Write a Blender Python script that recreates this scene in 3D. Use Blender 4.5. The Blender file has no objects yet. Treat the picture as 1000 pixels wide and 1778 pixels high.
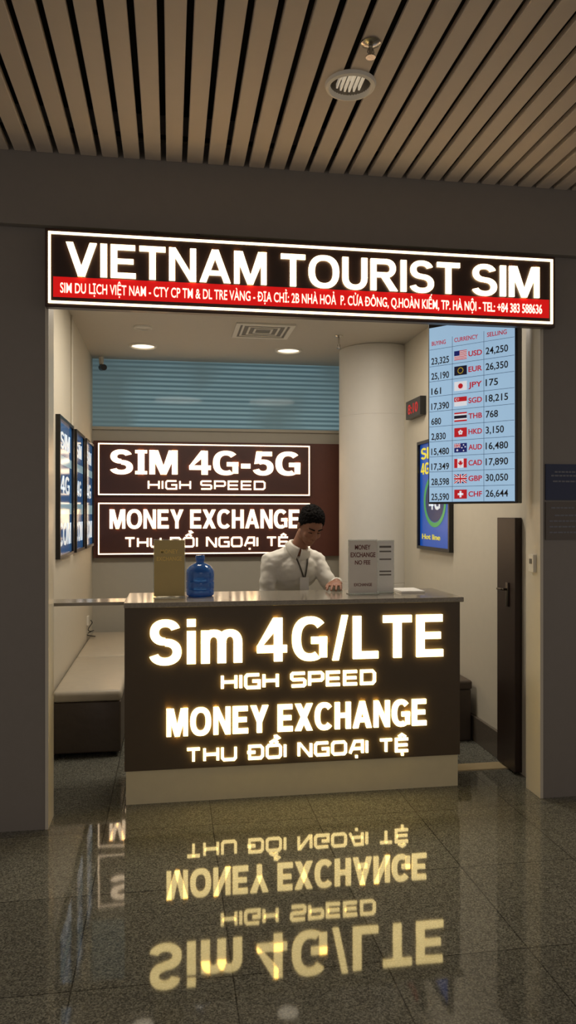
import bpy, bmesh, math, random
from mathutils import Vector, Matrix, noise
from mathutils.bvhtree import BVHTree
random.seed(4)
scene = bpy.context.scene
COL = scene.collection
try:
    scene.view_settings.view_transform = 'Standard'
    scene.view_settings.look = 'None'
except Exception:
    pass

# ------------------------------------------------------------------ materials
def lin(c):
    return tuple(((x/255.0)/12.92 if x/255.0 <= .04045 else ((x/255.0+.055)/1.055)**2.4) for x in c)

def mat(name, rgb, rough=.5, metal=0, var=.12, scale=18, bump=.0, spec=.5, emit=None, es=0, trans=0, alpha=1, coat=0):
    m = bpy.data.materials.new(name); m.use_nodes = True
    nt = m.node_tree; b = nt.nodes['Principled BSDF']
    c = lin(rgb)
    tc = nt.nodes.new('ShaderNodeTexCoord')
    n = nt.nodes.new('ShaderNodeTexNoise'); n.inputs['Scale'].default_value = scale; n.inputs['Detail'].default_value = 4
    nt.links.new(tc.outputs['Object'], n.inputs['Vector'])
    mx = nt.nodes.new('ShaderNodeMix'); mx.data_type = 'RGBA'
    mx.inputs[6].default_value = (*[x*(1-var) for x in c], 1)
    mx.inputs[7].default_value = (*[min(1, x*(1+var)) for x in c], 1)
    nt.links.new(n.outputs['Fac'], mx.inputs[0])
    nt.links.new(mx.outputs[2], b.inputs['Base Color'])
    b.inputs['Roughness'].default_value = rough
    b.inputs['Metallic'].default_value = metal
    b.inputs['Specular IOR Level'].default_value = spec
    b.inputs['Transmission Weight'].default_value = trans
    b.inputs['Alpha'].default_value = alpha
    b.inputs['Coat Weight'].default_value = coat
    if bump:
        bp = nt.nodes.new('ShaderNodeBump'); bp.inputs['Strength'].default_value = bump; bp.inputs['Distance'].default_value = .01
        nt.links.new(n.outputs['Fac'], bp.inputs['Height']); nt.links.new(bp.outputs['Normal'], b.inputs['Normal'])
    if emit is not None:
        b.inputs['Emission Color'].default_value = (*lin(emit), 1)
        b.inputs['Emission Strength'].default_value = es
    return m

M = {}
M['slat'] = mat('slat_paint', (186, 174, 162), .55, var=.04)
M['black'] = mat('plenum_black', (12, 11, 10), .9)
M['facade'] = mat('facade_panel', (128, 122, 116), .45, var=.04)
M['jamb'] = mat('jamb_metal', (200, 193, 178), .35, var=.03)
M['wall'] = mat('wall_paint', (208, 200, 182), .6, var=.03)
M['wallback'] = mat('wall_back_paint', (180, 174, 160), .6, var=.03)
M['ceil'] = mat('ceiling_paint', (190, 184, 173), .6, var=.03)
M['column'] = mat('column_panel', (218, 214, 206), .5, var=.03)
M['brown'] = mat('brown_panel', (92, 48, 36), .4, var=.1)
M['signface'] = mat('sign_face', (74, 38, 30), .4, var=.1)
M['countface'] = mat('counter_face', (76, 62, 43), .35, var=.08)
M['case'] = mat('sign_case', (50, 33, 28), .35, var=.1)
M['plinth'] = mat('plinth', (218, 206, 170), .4, var=.05)
M['stone'] = mat('worktop_stone', (140, 132, 118), .12, var=.35, scale=120)
M['flap'] = mat('flap_white', (150, 142, 128), .15, var=.05)
M['letter'] = mat('lit_letter', (255, 240, 205), .4, var=0, emit=(255, 228, 180), es=3.6)
M['letterC'] = mat('lit_letter_counter', (255, 240, 200), .4, var=0, emit=(255, 226, 150), es=5.2)
M['letterB'] = mat('lit_letter_back', (255, 240, 205), .4, var=0, emit=(255, 224, 185), es=2.8)
M['letterS'] = mat('lit_letter_small', (255, 240, 220), .4, var=0, emit=(255, 232, 205), es=1.5)
M['red'] = mat('red_lightbox', (190, 15, 15), .4, var=0, emit=(215, 14, 14), es=.75)
M['seat'] = mat('cream_leather', (182, 172, 154), .35, var=.08, bump=.15)
M['seatbase'] = mat('leather_shade_and_box', (74, 63, 54), .4, var=.1, bump=.2)  # cream leather darkened as shade on bench sides; storage box's own tone
M['chrome'] = mat('chrome', (190, 185, 175), .25, metal=1, var=.05)
M['darkmetal'] = mat('dark_metal', (90, 84, 76), .35, metal=1, var=.05)
M['white'] = mat('white_plastic', (225, 220, 208), .4, var=.03)
M['darkplastic'] = mat('dark_plastic', (18, 17, 18), .3)
M['door'] = mat('dark_door', (44, 28, 22), .4, var=.2, scale=8)
M['skirt'] = mat('skirting_stone', (98, 90, 80), .25, var=.3, scale=90)
M['thresh'] = mat('threshold_stone', (190, 172, 135), .25, var=.1)
M['skin'] = mat('skin', (146, 100, 76), .55, var=.06)
M['shirt'] = mat('white_shirt', (232, 228, 218), .85, var=.04, scale=9, bump=.3)
M['trouser'] = mat('dark_trousers', (32, 32, 40), .8)
M['hair'] = mat('black_hair', (16, 12, 10), .8, var=.3, scale=90, bump=.6, spec=.12)
M['lanyard'] = mat('lanyard_ribbon', (80, 76, 70), .6)
M['shoe'] = mat('black_shoe', (16, 14, 14), .3)
M['jug'] = mat('blue_jug', (50, 105, 175), .12, var=.05, trans=.5, emit=(20, 70, 140), es=.06)
M['goldpaper'] = mat('gold_paper', (190, 168, 110), .5, var=.06)
M['goldink'] = mat('gold_ink', (235, 205, 115), .5, var=.02)
M['greypaper'] = mat('grey_paper', (224, 218, 208), .35, var=.04)
M['whitepaper'] = mat('white_paper', (240, 238, 232), .4, var=.03)
M['redink'] = mat('maroon_ink', (110, 50, 44), .5)
M['greyink'] = mat('grey_ink', (110, 105, 98), .5)
M['acrylic'] = mat('clear_acrylic', (220, 225, 220), .05, trans=.8, var=.0)
M['lampon'] = mat('lamp_lit', (255, 245, 225), .4, var=0, emit=(255, 240, 212), es=1.8)
M['lampoff'] = mat('lamp_ring', (225, 220, 210), .5, metal=.0, var=.02)
M['louver'] = mat('lamp_inner', (120, 112, 102), .35, metal=.5, var=.02)
M['lampdim'] = mat('lamp_tube', (225, 220, 208), .4, var=0, emit=(255, 240, 215), es=.22)
M['pblue'] = mat('poster_blue', (20, 80, 180), .3, var=.25, scale=5, emit=(18, 80, 180), es=.38)
M['ppale'] = mat('poster_sky', (46, 92, 140), .12, var=.25, scale=5, emit=(40, 100, 160), es=.26)
M['pcyan'] = mat('poster_cyan', (140, 180, 200), .12, var=.1, emit=(140, 185, 205), es=.34)
M['pwhite'] = mat('poster_white', (215, 222, 228), .3, var=0, emit=(205, 220, 230), es=.5)
M['pyellow'] = mat('poster_yellow', (225, 205, 60), .3, var=0, emit=(215, 205, 60), es=.5)
M['pgreen'] = mat('poster_green', (60, 160, 80), .3, var=.1, emit=(60, 160, 90), es=.3)
M['pdark'] = mat('poster_navy', (12, 25, 60), .3, var=0, emit=(14, 50, 120), es=.3)
M['screen'] = mat('screen_blue', (120, 165, 205), .25, var=.03, emit=(168, 200, 228), es=.68)
M['sline'] = mat('screen_line', (50, 75, 105), .4, var=0, emit=(70, 105, 140), es=.3)
M['sink'] = mat('screen_ink', (10, 15, 30), .4, var=0)
M['sred'] = mat('screen_red', (190, 20, 40), .4, var=0, emit=(200, 25, 50), es=.5)
M['fred'] = mat('flag_red', (190, 20, 30), .4, var=0, emit=(200, 20, 35), es=.5)
M['fblue'] = mat('flag_blue', (20, 30, 110), .4, var=0, emit=(20, 35, 120), es=.4)
M['fnavy'] = mat('flag_navy', (12, 14, 45), .4, var=0, emit=(15, 20, 70), es=.2)
M['fwhite'] = mat('flag_white', (225, 225, 235), .4, var=0, emit=(225, 230, 240), es=.6)
M['fyellow'] = mat('flag_yellow', (220, 190, 40), .4, var=0, emit=(230, 200, 40), es=.5)
M['led'] = mat('led_red', (150, 22, 28), .4, var=0, emit=(225, 25, 35), es=.35)
M['nblue'] = mat('notice_blue', (26, 38, 70), .4, var=.05, emit=(20, 36, 76), es=.03)
M['ngrey'] = mat('notice_grey', (92, 84, 78), .4, var=.05)
M['ntext'] = mat('notice_ink', (110, 112, 122), .4, var=0)

def floor_mat():
    m = bpy.data.materials.new('polished_granite'); m.use_nodes = True
    nt = m.node_tree; N = nt.nodes; L = nt.links; b = N['Principled BSDF']
    g = N.new('ShaderNodeNewGeometry')
    sep = N.new('ShaderNodeSeparateXYZ'); L.new(g.outputs['Position'], sep.inputs[0])
    def math_(op, a, bb=None):
        n = N.new('ShaderNodeMath'); n.operation = op
        for i, x in enumerate((a, bb)):
            if x is None: continue
            if isinstance(x, (int, float)): n.inputs[i].default_value = x
            else: L.new(x, n.inputs[i])
        return n.outputs[0]
    xs = math_('SUBTRACT', sep.outputs[0], .2 - 5.1); ys = math_('SUBTRACT', sep.outputs[1], 3.03 - 12)
    jx = math_('LESS_THAN', math_('PINGPONG', xs, .255), .0025)
    jy = math_('LESS_THAN', math_('PINGPONG', ys, .30), .0025)
    joint = math_('MAXIMUM', jx, jy)
    cx = math_('FLOOR', math_('DIVIDE', xs, .51)); cy = math_('FLOOR', math_('DIVIDE', ys, .6))
    comb = N.new('ShaderNodeCombineXYZ'); L.new(cx, comb.inputs[0]); L.new(cy, comb.inputs[1])
    wn = N.new('ShaderNodeTexWhiteNoise'); wn.noise_dimensions = '3D'; L.new(comb.outputs[0], wn.inputs['Vector'])
    v = N.new('ShaderNodeTexVoronoi'); v.inputs['Scale'].default_value = 210; L.new(g.outputs['Position'], v.inputs['Vector'])
    n2 = N.new('ShaderNodeTexNoise'); n2.inputs['Scale'].default_value = 140; n2.inputs['Detail'].default_value = 4
    L.new(g.outputs['Position'], n2.inputs['Vector'])
    sv = N.new('ShaderNodeSeparateColor'); L.new(v.outputs['Color'], sv.inputs[0])
    mixf = math_('ADD', math_('MULTIPLY', sv.outputs[0], .5), math_('MULTIPLY', n2.outputs['Fac'], .5))
    r = N.new('ShaderNodeValToRGB'); L.new(mixf, r.inputs[0])
    e = r.color_ramp.elements
    e[0].position = .22; e[0].color = (*lin((66, 66, 60)), 1)
    e[1].position = .85; e[1].color = (*lin((144, 143, 130)), 1)
    el = r.color_ramp.elements.new(.5); el.color = (*lin((102, 101, 92)), 1)
    tv = math_('ADD', math_('MULTIPLY', wn.outputs['Value'], .22), .88)
    fac = math_('MULTIPLY', tv, math_('SUBTRACT', 1, math_('MULTIPLY', joint, .6)))
    vm = N.new('ShaderNodeVectorMath'); vm.operation = 'SCALE'; L.new(r.outputs[0], vm.inputs[0]); L.new(fac, vm.inputs['Scale'])
    L.new(vm.outputs[0], b.inputs['Base Color'])
    b.inputs['Roughness'].default_value = .04
    n3 = N.new('ShaderNodeTexNoise'); n3.inputs['Scale'].default_value = 3; L.new(g.outputs['Position'], n3.inputs['Vector'])
    bp = N.new('ShaderNodeBump'); bp.inputs['Strength'].default_value = .015; bp.inputs['Distance'].default_value = .02
    L.new(n3.outputs['Fac'], bp.inputs['Height']); L.new(bp.outputs[0], b.inputs['Normal'])
    b.inputs['IOR'].default_value = 1.5
    return m
M['floor'] = floor_mat()

def window_mat():
    m = bpy.data.materials.new('window_blinds'); m.use_nodes = True
    nt = m.node_tree; N = nt.nodes; L = nt.links; b = N['Principled BSDF']
    g = N.new('ShaderNodeNewGeometry'); sep = N.new('ShaderNodeSeparateXYZ'); L.new(g.outputs['Position'], sep.inputs[0])
    w = N.new('ShaderNodeMath'); w.operation = 'PINGPONG'; L.new(sep.outputs[2], w.inputs[0]); w.inputs[1].default_value = .022
    d = N.new('ShaderNodeMath'); d.operation = 'DIVIDE'; L.new(w.outputs[0], d.inputs[0]); d.inputs[1].default_value = .022
    n = N.new('ShaderNodeTexNoise'); n.inputs['Scale'].default_value = 1.3; L.new(g.outputs['Position'], n.inputs['Vector'])
    nr = N.new('ShaderNodeMapRange'); nr.inputs[1].default_value = .42; nr.inputs[2].default_value = .6; nr.inputs[4].default_value = .7; L.new(n.outputs['Fac'], nr.inputs[0])
    r = N.new('ShaderNodeValToRGB'); L.new(d.outputs[0], r.inputs[0])
    r.color_ramp.elements[0].color = (*lin((72, 98, 108)), 1); r.color_ramp.elements[1].color = (*lin((138, 170, 180)), 1)
    mx = N.new('ShaderNodeMix'); mx.data_type = 'RGBA'; mx.inputs[7].default_value = (*lin((98, 118, 122)), 1)  # grey patches painted in for the reflected ceiling
    L.new(r.outputs[0], mx.inputs[6]); L.new(nr.outputs[0], mx.inputs[0])
    L.new(mx.outputs[2], b.inputs['Base Color']); L.new(mx.outputs[2], b.inputs['Emission Color'])
    b.inputs['Emission Strength'].default_value = .42  # glow in the stripes stands in for daylight through the blinds
    b.inputs['Roughness'].default_value = .05
    b.inputs['Specular IOR Level'].default_value = .04
    return m
M['window'] = window_mat()

# ------------------------------------------------------------------ geometry helpers
Z3 = Vector((0, 0, 1))
class Plane:
    def __init__(s, o, r):
        s.o = Vector(o); s.r = Vector(r).normalized(); s.n = s.r.cross(Z3)
    def __call__(s, p):
        return s.o + s.r*p[0] + Z3*p[1] + s.n*p[2]

class Geo:
    def __init__(s): s.v = []; s.f = []; s.m = []; s.marks = []
    def mark(s): s.marks.append((len(s.v), len(s.f)))
    def add(s, vs, fs, m=0, T=None):
        b = len(s.v)
        s.v += [(T(v) if T else Vector(v)) for v in vs]
        s.f += [tuple(i+b for i in f) for f in fs]; s.m += [m]*len(fs)
        return s
    def bm(s, bm, m=0, T=None):
        bm.verts.index_update()
        s.add([v.co.copy() for v in bm.verts], [[v.index for v in f.verts] for f in bm.faces], m, T); bm.free(); return s
    def box(s, x0, x1, y0, y1, z0, z1, m=0, b=0, T=None, seg=2):
        bm = bmesh.new(); bmesh.ops.create_cube(bm, size=1)
        for v in bm.verts:
            v.co = Vector(((x0+x1)/2+v.co.x*(x1-x0), (y0+y1)/2+v.co.y*(y1-y0), (z0+z1)/2+v.co.z*(z1-z0)))
        if b: bmesh.ops.bevel(bm, geom=bm.edges[:], offset=b, segments=seg, affect='EDGES', profile=.5)
        return s.bm(bm, m, T)
    def rect(s, P, x0, x1, y0, y1, d0, d1, m=0, b=0):
        return s.box(x0, x1, y0, y1, d0, d1, m, b, P)
    def frame(s, P, x0, x1, y0, y1, w, d0, d1, m=0):
        o = [(x0, y0), (x1, y0), (x1, y1), (x0, y1)]; i = [(x0+w, y0+w), (x1-w, y0+w), (x1-w, y1-w), (x0+w, y1-w)]
        vs = [(*p, d0) for p in o]+[(*p, d0) for p in i]+[(*p, d1) for p in o]+[(*p, d1) for p in i]; fs = []
        for k in range(4):
            j = (k+1) % 4
            fs += [(8+k, 8+j, 12+j, 12+k), (j, k, 4+k, 4+j), (k, j, 8+j, 8+k), (4+j, 4+k, 12+k, 12+j)]
        return s.add(vs, fs, m, P)
    def cone(s, p0, p1, r0, r1, seg=16, m=0):
        p0 = Vector(p0); p1 = Vector(p1); d = p1-p0
        q = Z3.rotation_difference(d.normalized()) if d.length > 1e-9 else Matrix.Identity(3).to_quaternion()
        vs = []
        for i in range(seg):
            a = 2*math.pi*i/seg; vs.append(p0+q@Vector((math.cos(a)*r0, math.sin(a)*r0, 0)))
        for i in range(seg):
            a = 2*math.pi*i/seg; vs.append(p1+q@Vector((math.cos(a)*r1, math.sin(a)*r1, 0)))
        fs = [(i, (i+1) % seg, seg+(i+1) % seg, seg+i) for i in range(seg)]
        fs += [tuple(reversed(range(seg))), tuple(range(seg, 2*seg))]
        return s.add(vs, fs, m)
    def ell(s, c, rad, ax=None, sub=3, m=0):
        bm = bmesh.new(); bmesh.ops.create_icosphere(bm, subdivisions=sub, radius=1)
        c = Vector(c); ax = ax or (Vector((1, 0, 0)), Vector((0, 1, 0)), Z3)
        if not hasattr(rad, '__len__'): rad = (rad,)*3
        return s.bm(bm, m, lambda v: c+ax[0]*v[0]*rad[0]+ax[1]*v[1]*rad[1]+ax[2]*v[2]*rad[2])
    def cap(s, p0, p1, r0, r1, seg=20, m=0):
        s.cone(p0, p1, r0, r1, seg, m); s.ell(p0, r0, sub=2, m=m); s.ell(p1, r1, sub=2, m=m); return s
    def tube(s, pts, r, m=0, seg=8):
        pts = [Vector(p) for p in pts]; vs = []; n = len(pts)
        for i, p in enumerate(pts):
            d = (pts[min(i+1, n-1)]-pts[max(i-1, 0)]).normalized(); q = Z3.rotation_difference(d)
            for k in range(seg):
                a = 2*math.pi*k/seg; vs.append(p+q@Vector((math.cos(a)*r, math.sin(a)*r, 0)))
        fs = [(i*seg+k, i*seg+(k+1) % seg, (i+1)*seg+(k+1) % seg, (i+1)*seg+k) for i in range(n-1) for k in range(seg)]
        fs += [tuple(reversed(range(seg))), tuple(range((n-1)*seg, n*seg))]
        return s.add(vs, fs, m)
    def lathe(s, prof, c, seg=40, m=0, flip=False):
        c = Vector(c); n = len(prof); vs = []; fs = []
        for i in range(seg):
            a = 2*math.pi*i/seg
            for r, z in prof: vs.append(c+Vector((math.cos(a)*r, math.sin(a)*r, z)))
        for i in range(seg):
            j = (i+1) % seg
            for k in range(n-1):
                f = (i*n+k, j*n+k, j*n+k+1, i*n+k+1); fs.append(tuple(reversed(f)) if flip else f)
        return s.add(vs, fs, m)
    def obj(s, name, mats, parent=None, smooth=False, recenter=True, **props):
        if not isinstance(mats, (list, tuple)): mats = [mats]
        if parent is not None: org = Vector(parent.location)
        else:
            xs = [v.x for v in s.v]; ys = [v.y for v in s.v]; zs = [v.z for v in s.v]
            org = Vector(((min(xs)+max(xs))/2, (min(ys)+max(ys))/2, min(zs))) if recenter else Vector((0, 0, 0))
        me = bpy.data.meshes.new(name); me.from_pydata([tuple(v-org) for v in s.v], [], s.f)
        for mm in mats: me.materials.append(M[mm])
        me.polygons.foreach_set('material_index', s.m)
        me.update()
        if smooth:
            me.polygons.foreach_set('use_smooth', [True]*len(me.polygons))
            try: me.set_sharp_from_angle(angle=.7)
            except Exception: pass
        ob = bpy.data.objects.new(name, me); COL.objects.link(ob)
        if parent is not None: ob.parent = parent
        else: ob.location = org
        for k, v in props.items(): ob[k] = v
        return ob

def thing(name, loc, label, category, **props):
    e = bpy.data.objects.new(name, None); e.empty_display_size = .1; e.location = loc; COL.objects.link(e)
    e['label'] = label; e['category'] = category
    for k, v in props.items(): e[k] = v
    return e

# small text: built-in font turned into mesh and fitted to a width and a cap height
_caps = {}
def font_mesh(text, off, sp):
    cu = bpy.data.curves.new('tmp', 'FONT'); cu.body = text; cu.size = 1; cu.offset = off; cu.extrude = .5
    cu.resolution_u = 4; cu.space_character = sp
    ob = bpy.data.objects.new('tmp', cu); COL.objects.link(ob)
    dg = bpy.context.evaluated_depsgraph_get(); dg.update()
    me = bpy.data.meshes.new_from_object(ob.evaluated_get(dg))
    vs = [v.co.copy() for v in me.vertices]; fs = [tuple(p.vertices) for p in me.polygons]
    bpy.data.objects.remove(ob); bpy.data.curves.remove(cu); bpy.data.meshes.remove(me)
    return vs, fs
def text(g, P, body, x0, x1, y0, y1, d0=0, d1=.01, off=.0, sp=1.0, m=0):
    if off not in _caps:
        hv, _ = font_mesh('H', off, 1); _caps[off] = (min(v.y for v in hv), max(v.y for v in hv))
    c0, c1 = _caps[off]
    plain = body.replace('Đ', 'D')      # the bar of Đ is added as its own stroke
    vs, fs = font_mesh(plain, off, sp)
    if not vs: return
    a = min(v.x for v in vs); b = max(v.x for v in vs)
    fx = lambda x: x0+(x-a)/(b-a)*(x1-x0)
    out = [(fx(v.x), y0+(v.y-c0)/(c1-c0)*(y1-y0), d0+(v.z+.5)*(d1-d0)) for v in vs]
    g.add(out, fs, m, P)
    if 'Đ' in body:
        dv, _ = font_mesh('D', off, sp); dw = max(v.x for v in dv)-min(v.x for v in dv)
        for i, ch in enumerate(body):
            if ch != 'Đ': continue
            pv, _ = font_mesh(plain[:i+1], off, sp); r_ = max(v.x for v in pv); l_ = r_-dw
            g.rect(P, fx(l_-.07), fx(l_+dw*.48), y0+(y1-y0)*.44, y0+(y1-y0)*.57, d0, d1+.0004, m)

# bold grotesque letters built from polygons; unit cap height; s = stem width, h = bar thickness
def R(x0, y0, x1, y1): return [(x0, y0), (x1, y0), (x1, y1), (x0, y1)]
def ring(cx, cy, rx, ry, ix, iy, a0, a1, n=20, pw=2.35):
    out = []
    def pt(a, X, Y):
        c, s_ = math.cos(a), math.sin(a); e = 2/pw
        return (cx+X*math.copysign(abs(c)**e, c), cy+Y*math.copysign(abs(s_)**e, s_))
    for k in range(n):
        a = math.radians(a0+(a1-a0)*k/n); b = math.radians(a0+(a1-a0)*(k+1)/n)
        q = [pt(a, rx, ry), pt(b, rx, ry), pt(b, ix, iy), pt(a, ix, iy)]
        if a1 < a0: q.reverse()
        out.append(q)
    return out
def mir(p, w): return [(w-x, y) for x, y in reversed(p)]
def glyph(c, s, h):
    if c == 'I': return s, [R(0, 0, s, 1)]
    if c == '|': return s+.2, [R(.1, 0, .1+s, 1), R(0, 0, s+.2, h*.7), R(0, 1-h*.7, s+.2, 1)]
    if c == 'E': return .78, [R(0, 0, s, 1), R(s, 1-h, .76, 1), R(s, .5-h*.45, .71, .5+h*.5), R(s, 0, .78, h)]
    if c == 'L': return .72, [R(0, 0, s, 1), R(s, 0, .72, h)]
    if c == 'T': return .82, [R(.41-s/2, 0, .41+s/2, 1-h), R(0, 1-h, .82, 1)]
    if c == 'H': return .84, [R(0, 0, s, 1), R(.84-s, 0, .84, 1), R(s, .5-h*.45, .84-s, .5+h*.5)]
    if c == 'N': return .86, [R(0, 0, s*.94, 1), R(.86-s*.94, 0, .86, 1), [(0, 1), (.86-s*1.02, 0), (.86, 0), (s*1.02, 1)]]
    if c == 'M':
        w = 1.06; q = [(0, 1), (w/2-s*.46, 0), (w/2+s*.46, 0), (s*1.36, 1)]
        return w, [R(0, 0, s*.88, 1), R(w-s*.88, 0, w, 1), q, mir(q, w)]
    if c == 'A':
        w = 1.0; q = [(0, 0), (s*1.06, 0), (w/2+s*.53, 1), (w/2-s*.53, 1)]; return w, [q, mir(q, w), R(.25, .22, .75, .22+h*.9)]
    if c == 'V':
        w = .94; q = [(0, 1), (w/2-s*.53, 0), (w/2+s*.53, 0), (s*1.06, 1)]; return w, [q, mir(q, w)]
    if c == 'X':
        w = .92; q = [(0, 0), (s*1.2, 0), (w, 1), (w-s*1.2, 1)]; return w, [q, mir(q, w)]
    if c == 'Y':
        w = .92; q = [(0, 1), (w/2-s*.5, .38), (w/2+s*.5, .38), (s*1.18, 1)]; return w, [q, mir(q, w), R(w/2-s/2, 0, w/2+s/2, .42)]
    if c == 'O': return 1.04, ring(.52, .5, .52, .515, .52-s*1.04, .515-h, 0, 360, 36)
    if c == 'C': return .94, ring(.5, .5, .5, .515, .5-s*1.04, .515-h, 42, 318, 28)
    if c == 'G': return .98, ring(.5, .5, .5, .515, .5-s*1.04, .515-h, 42, 300, 28)+[R(.53, .54-h*.95, .97, .54), R(.97-s*.9, .06, .97, .54)]
    if c == 'U': return .86, [R(0, .36, s, 1), R(.86-s, .36, .86, 1)]+ring(.43, .37, .43, .385, .43-s, .385-h, 180, 360, 20)
    if c == 'R':
        return .94, [R(0, 0, s, 1), R(s, 1-h, .55, 1), R(s, .42, .55, .42+h)]+ring(.55, .71, .33, .29, .33-s, .29-h, -90, 90, 16, 2.1)+[[(.36, .45), (.68, 0), (.95, 0), (.60, .47)]]
    if c == 'P':
        return .86, [R(0, 0, s, 1), R(s, 1-h, .52, 1), R(s, .38, .52, .38+h)]+ring(.52, .69, .34, .31, .34-s, .31-h, -90, 90, 16, 2.1)
    if c == 'S':
        return .86, ring(.43, .725, .40, .29, .40-s, .29-h*.98, 18, 270, 24, 2.2)+ring(.43, .282, .43, .297, .43-s, .297-h*.98, 90, -162, 24, 2.2)
    if c == '4': return .82, [R(.46, 0, .46+s, 1), R(0, .20, .82, .20+h), [(0, .2+h*.9), (0, .2+h*.2), (s*.6, .2+h*.9), (.46+s*.5, .78), (.46+s*.5, 1), (.44, 1)]]
    if c == '5': return .80, [R(.14, 1-h, .74, 1), [(.05, .47), (.05+s, .5), (.14+s*.9, 1), (.13, 1)]]+ring(.39, .325, .41, .34, .41-s, .34-h, 128, -162, 24, 2.2)
    if c == '-': return .40, [R(.02, .28, .38, .28+h*1.05)]
    if c == '/': return .44, [[(0, -.02), (s*.75, -.02), (.44, 1.03), (.44-s*.75, 1.03)]]
    if c == 'i': return s, [R(0, 0, s, .74), R(0, .84, s, 1.01)]
    if c == 'm':
        d = s+.20; w = 2*d+s
        o = [R(0, 0, s, .745), R(d, 0, d+s, .46), R(2*d, 0, 2*d+s, .46)]
        for k in range(2): o += ring(k*d+(d+s)/2, .46, (d+s)/2, .30, (d-s)/2, .30-h*.95, 0, 180, 14, 2.3)
        return w, o
    return .35, []
def bold(g, P, body, x0, x1, y0, y1, d0, d1, s=.21, h=.17, sp=.10, space=.36, m=0):
    W = 0; lay = []
    for c in body:
        if c == ' ': W += space; lay.append(None); continue
        w, ps = glyph(c, s, h); lay.append((W, ps)); W += w+sp
    W -= sp; k = (x1-x0)/W; H = y1-y0
    for it in lay:
        if it is None: g.mark(); continue
        ox, ps = it
        for p in ps:
            n = len(p); q = [(x0+(ox+x)*k, y0+y*H) for x, y in p]
            vs = [(x, y, d1) for x, y in q]+[(x, y, d0) for x, y in q]
            fs = [tuple(range(n))]+[(i, n+i, n+(i+1) % n, (i+1) % n) for i in range(n)]
            g.add(vs, fs, m, P)

# square techno stroke font
TG = {
 'H': (1.25, [[(0, 0), (0, 1)], [(1, 0), (1, 1)], [(0, .5), (1, .5)]]),
 'I': (0, [[(0, 0), (0, 1)]]),
 'G': (1.25, [[(1, 1), (.12, 1), (0, .85), (0, .15), (.12, 0), (1, 0), (1, .5), (.5, .5)]]),
 'S': (1.25, [[(1, 1), (.1, 1), (0, .9), (0, .6), (.1, .5), (.9, .5), (1, .4), (1, .1), (.9, 0), (0, 0)]]),
 'P': (1.25, [[(0, 0), (0, 1), (.88, 1), (1, .88), (1, .52), (.88, .4), (0, .4)]]),
 'E': (1.2, [[(1, 1), (0, 1), (0, 0), (1, 0)], [(0, .5), (.95, .5)]]),
 'D': (1.25, [[(0, 0), (0, 1), (.85, 1), (1, .82), (1, .18), (.85, 0), (0, 0)]]),
 'Đ': (1.25, [[(0, 0), (0, 1), (.85, 1), (1, .82), (1, .18), (.85, 0), (0, 0)], [(-.18, .5), (.45, .5)]]),
 'T': (1.2, [[(0, 1), (1, 1)], [(.5, 1), (.5, 0)]]),
 'U': (1.25, [[(0, 1), (0, .15), (.12, 0), (.88, 0), (1, .15), (1, 1)]]),
 'O': (1.3, [[(.12, 1), (.88, 1), (1, .85), (1, .15), (.88, 0), (.12, 0), (0, .15), (0, .85), (.12, 1)]]),
 'N': (1.2, [[(0, 0), (0, 1), (.12, 1), (.88, 0), (1, 0), (1, 1)]]),
 'A': (1.25, [[(0, 0), (.38, 1), (1, 1), (1, 0)], [(.15, .38), (1, .38)]]),
}
TG['Ổ'] = (1.3, TG['O'][1]+[[(.2, 1.2), (.5, 1.4), (.8, 1.2)], [(.62, 1.5), (.85, 1.62), (.72, 1.75), (.5, 1.72)]])
TG['Ạ'] = (1.25, TG['A'][1]+[[(.42, -.3), (.62, -.3)]])
TG['Ệ'] = (1.2, TG['E'][1]+[[(.2, 1.2), (.5, 1.4), (.8, 1.2)], [(.42, -.3), (.62, -.3)]])
def techno(g, P, body, x0, x1, y0, y1, d0, d1, t=.2, m=0, gap=.46, space=.9):
    W = 0; lay = []
    for ch in body:
        if ch == ' ': W += space; lay.append(None); continue
        w = TG[ch][0]; lay.append((ch, W, w)); W += w+t+gap-.2
    W -= gap-.2
    h = y1-y0; sx = (x1-x0)/W
    tx = t*h
    for it in lay:
        if it is None: g.mark(); continue
        ch, ox, w = it
        for pl in TG[ch][1]:
            pts = [Vector((x0+(ox+px*w)*sx+tx/2, y0+tx/2+py*(h-tx))) for px, py in pl]
            n = len(pts); closed = (pts[0]-pts[-1]).length < 1e-6
            L = []; R_ = []
            for i in range(n):
                dp = (pts[i]-pts[i-1]) if i > 0 else ((pts[-1]-pts[-2]) if closed else pts[1]-pts[0])
                dn = (pts[i+1]-pts[i]) if i < n-1 else ((pts[1]-pts[0]) if closed else pts[-1]-pts[-2])
                dp = dp.normalized(); dn = dn.normalized()
                np_ = Vector((-dp.y, dp.x)); nn = Vector((-dn.y, dn.x)); mt = (np_+nn)
                if mt.length < 1e-6: mt = nn
                mt.normalize(); k = (tx/2)/max(.45, mt.dot(nn))
                L.append(pts[i]+mt*k); R_.append(pts[i]-mt*k)
            for i in range(n-1):
                q = [R_[i], R_[i+1], L[i+1], L[i]]
                vs = [(a.x, a.y, d1) for a in q]+[(a.x, a.y, d0) for a in q]
                g.add(vs, [(0, 1, 2, 3), (7, 6, 5, 4), (0, 4, 5, 1), (1, 5, 6, 2), (2, 6, 7, 3), (3, 7, 4, 0)], m, P)

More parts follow.
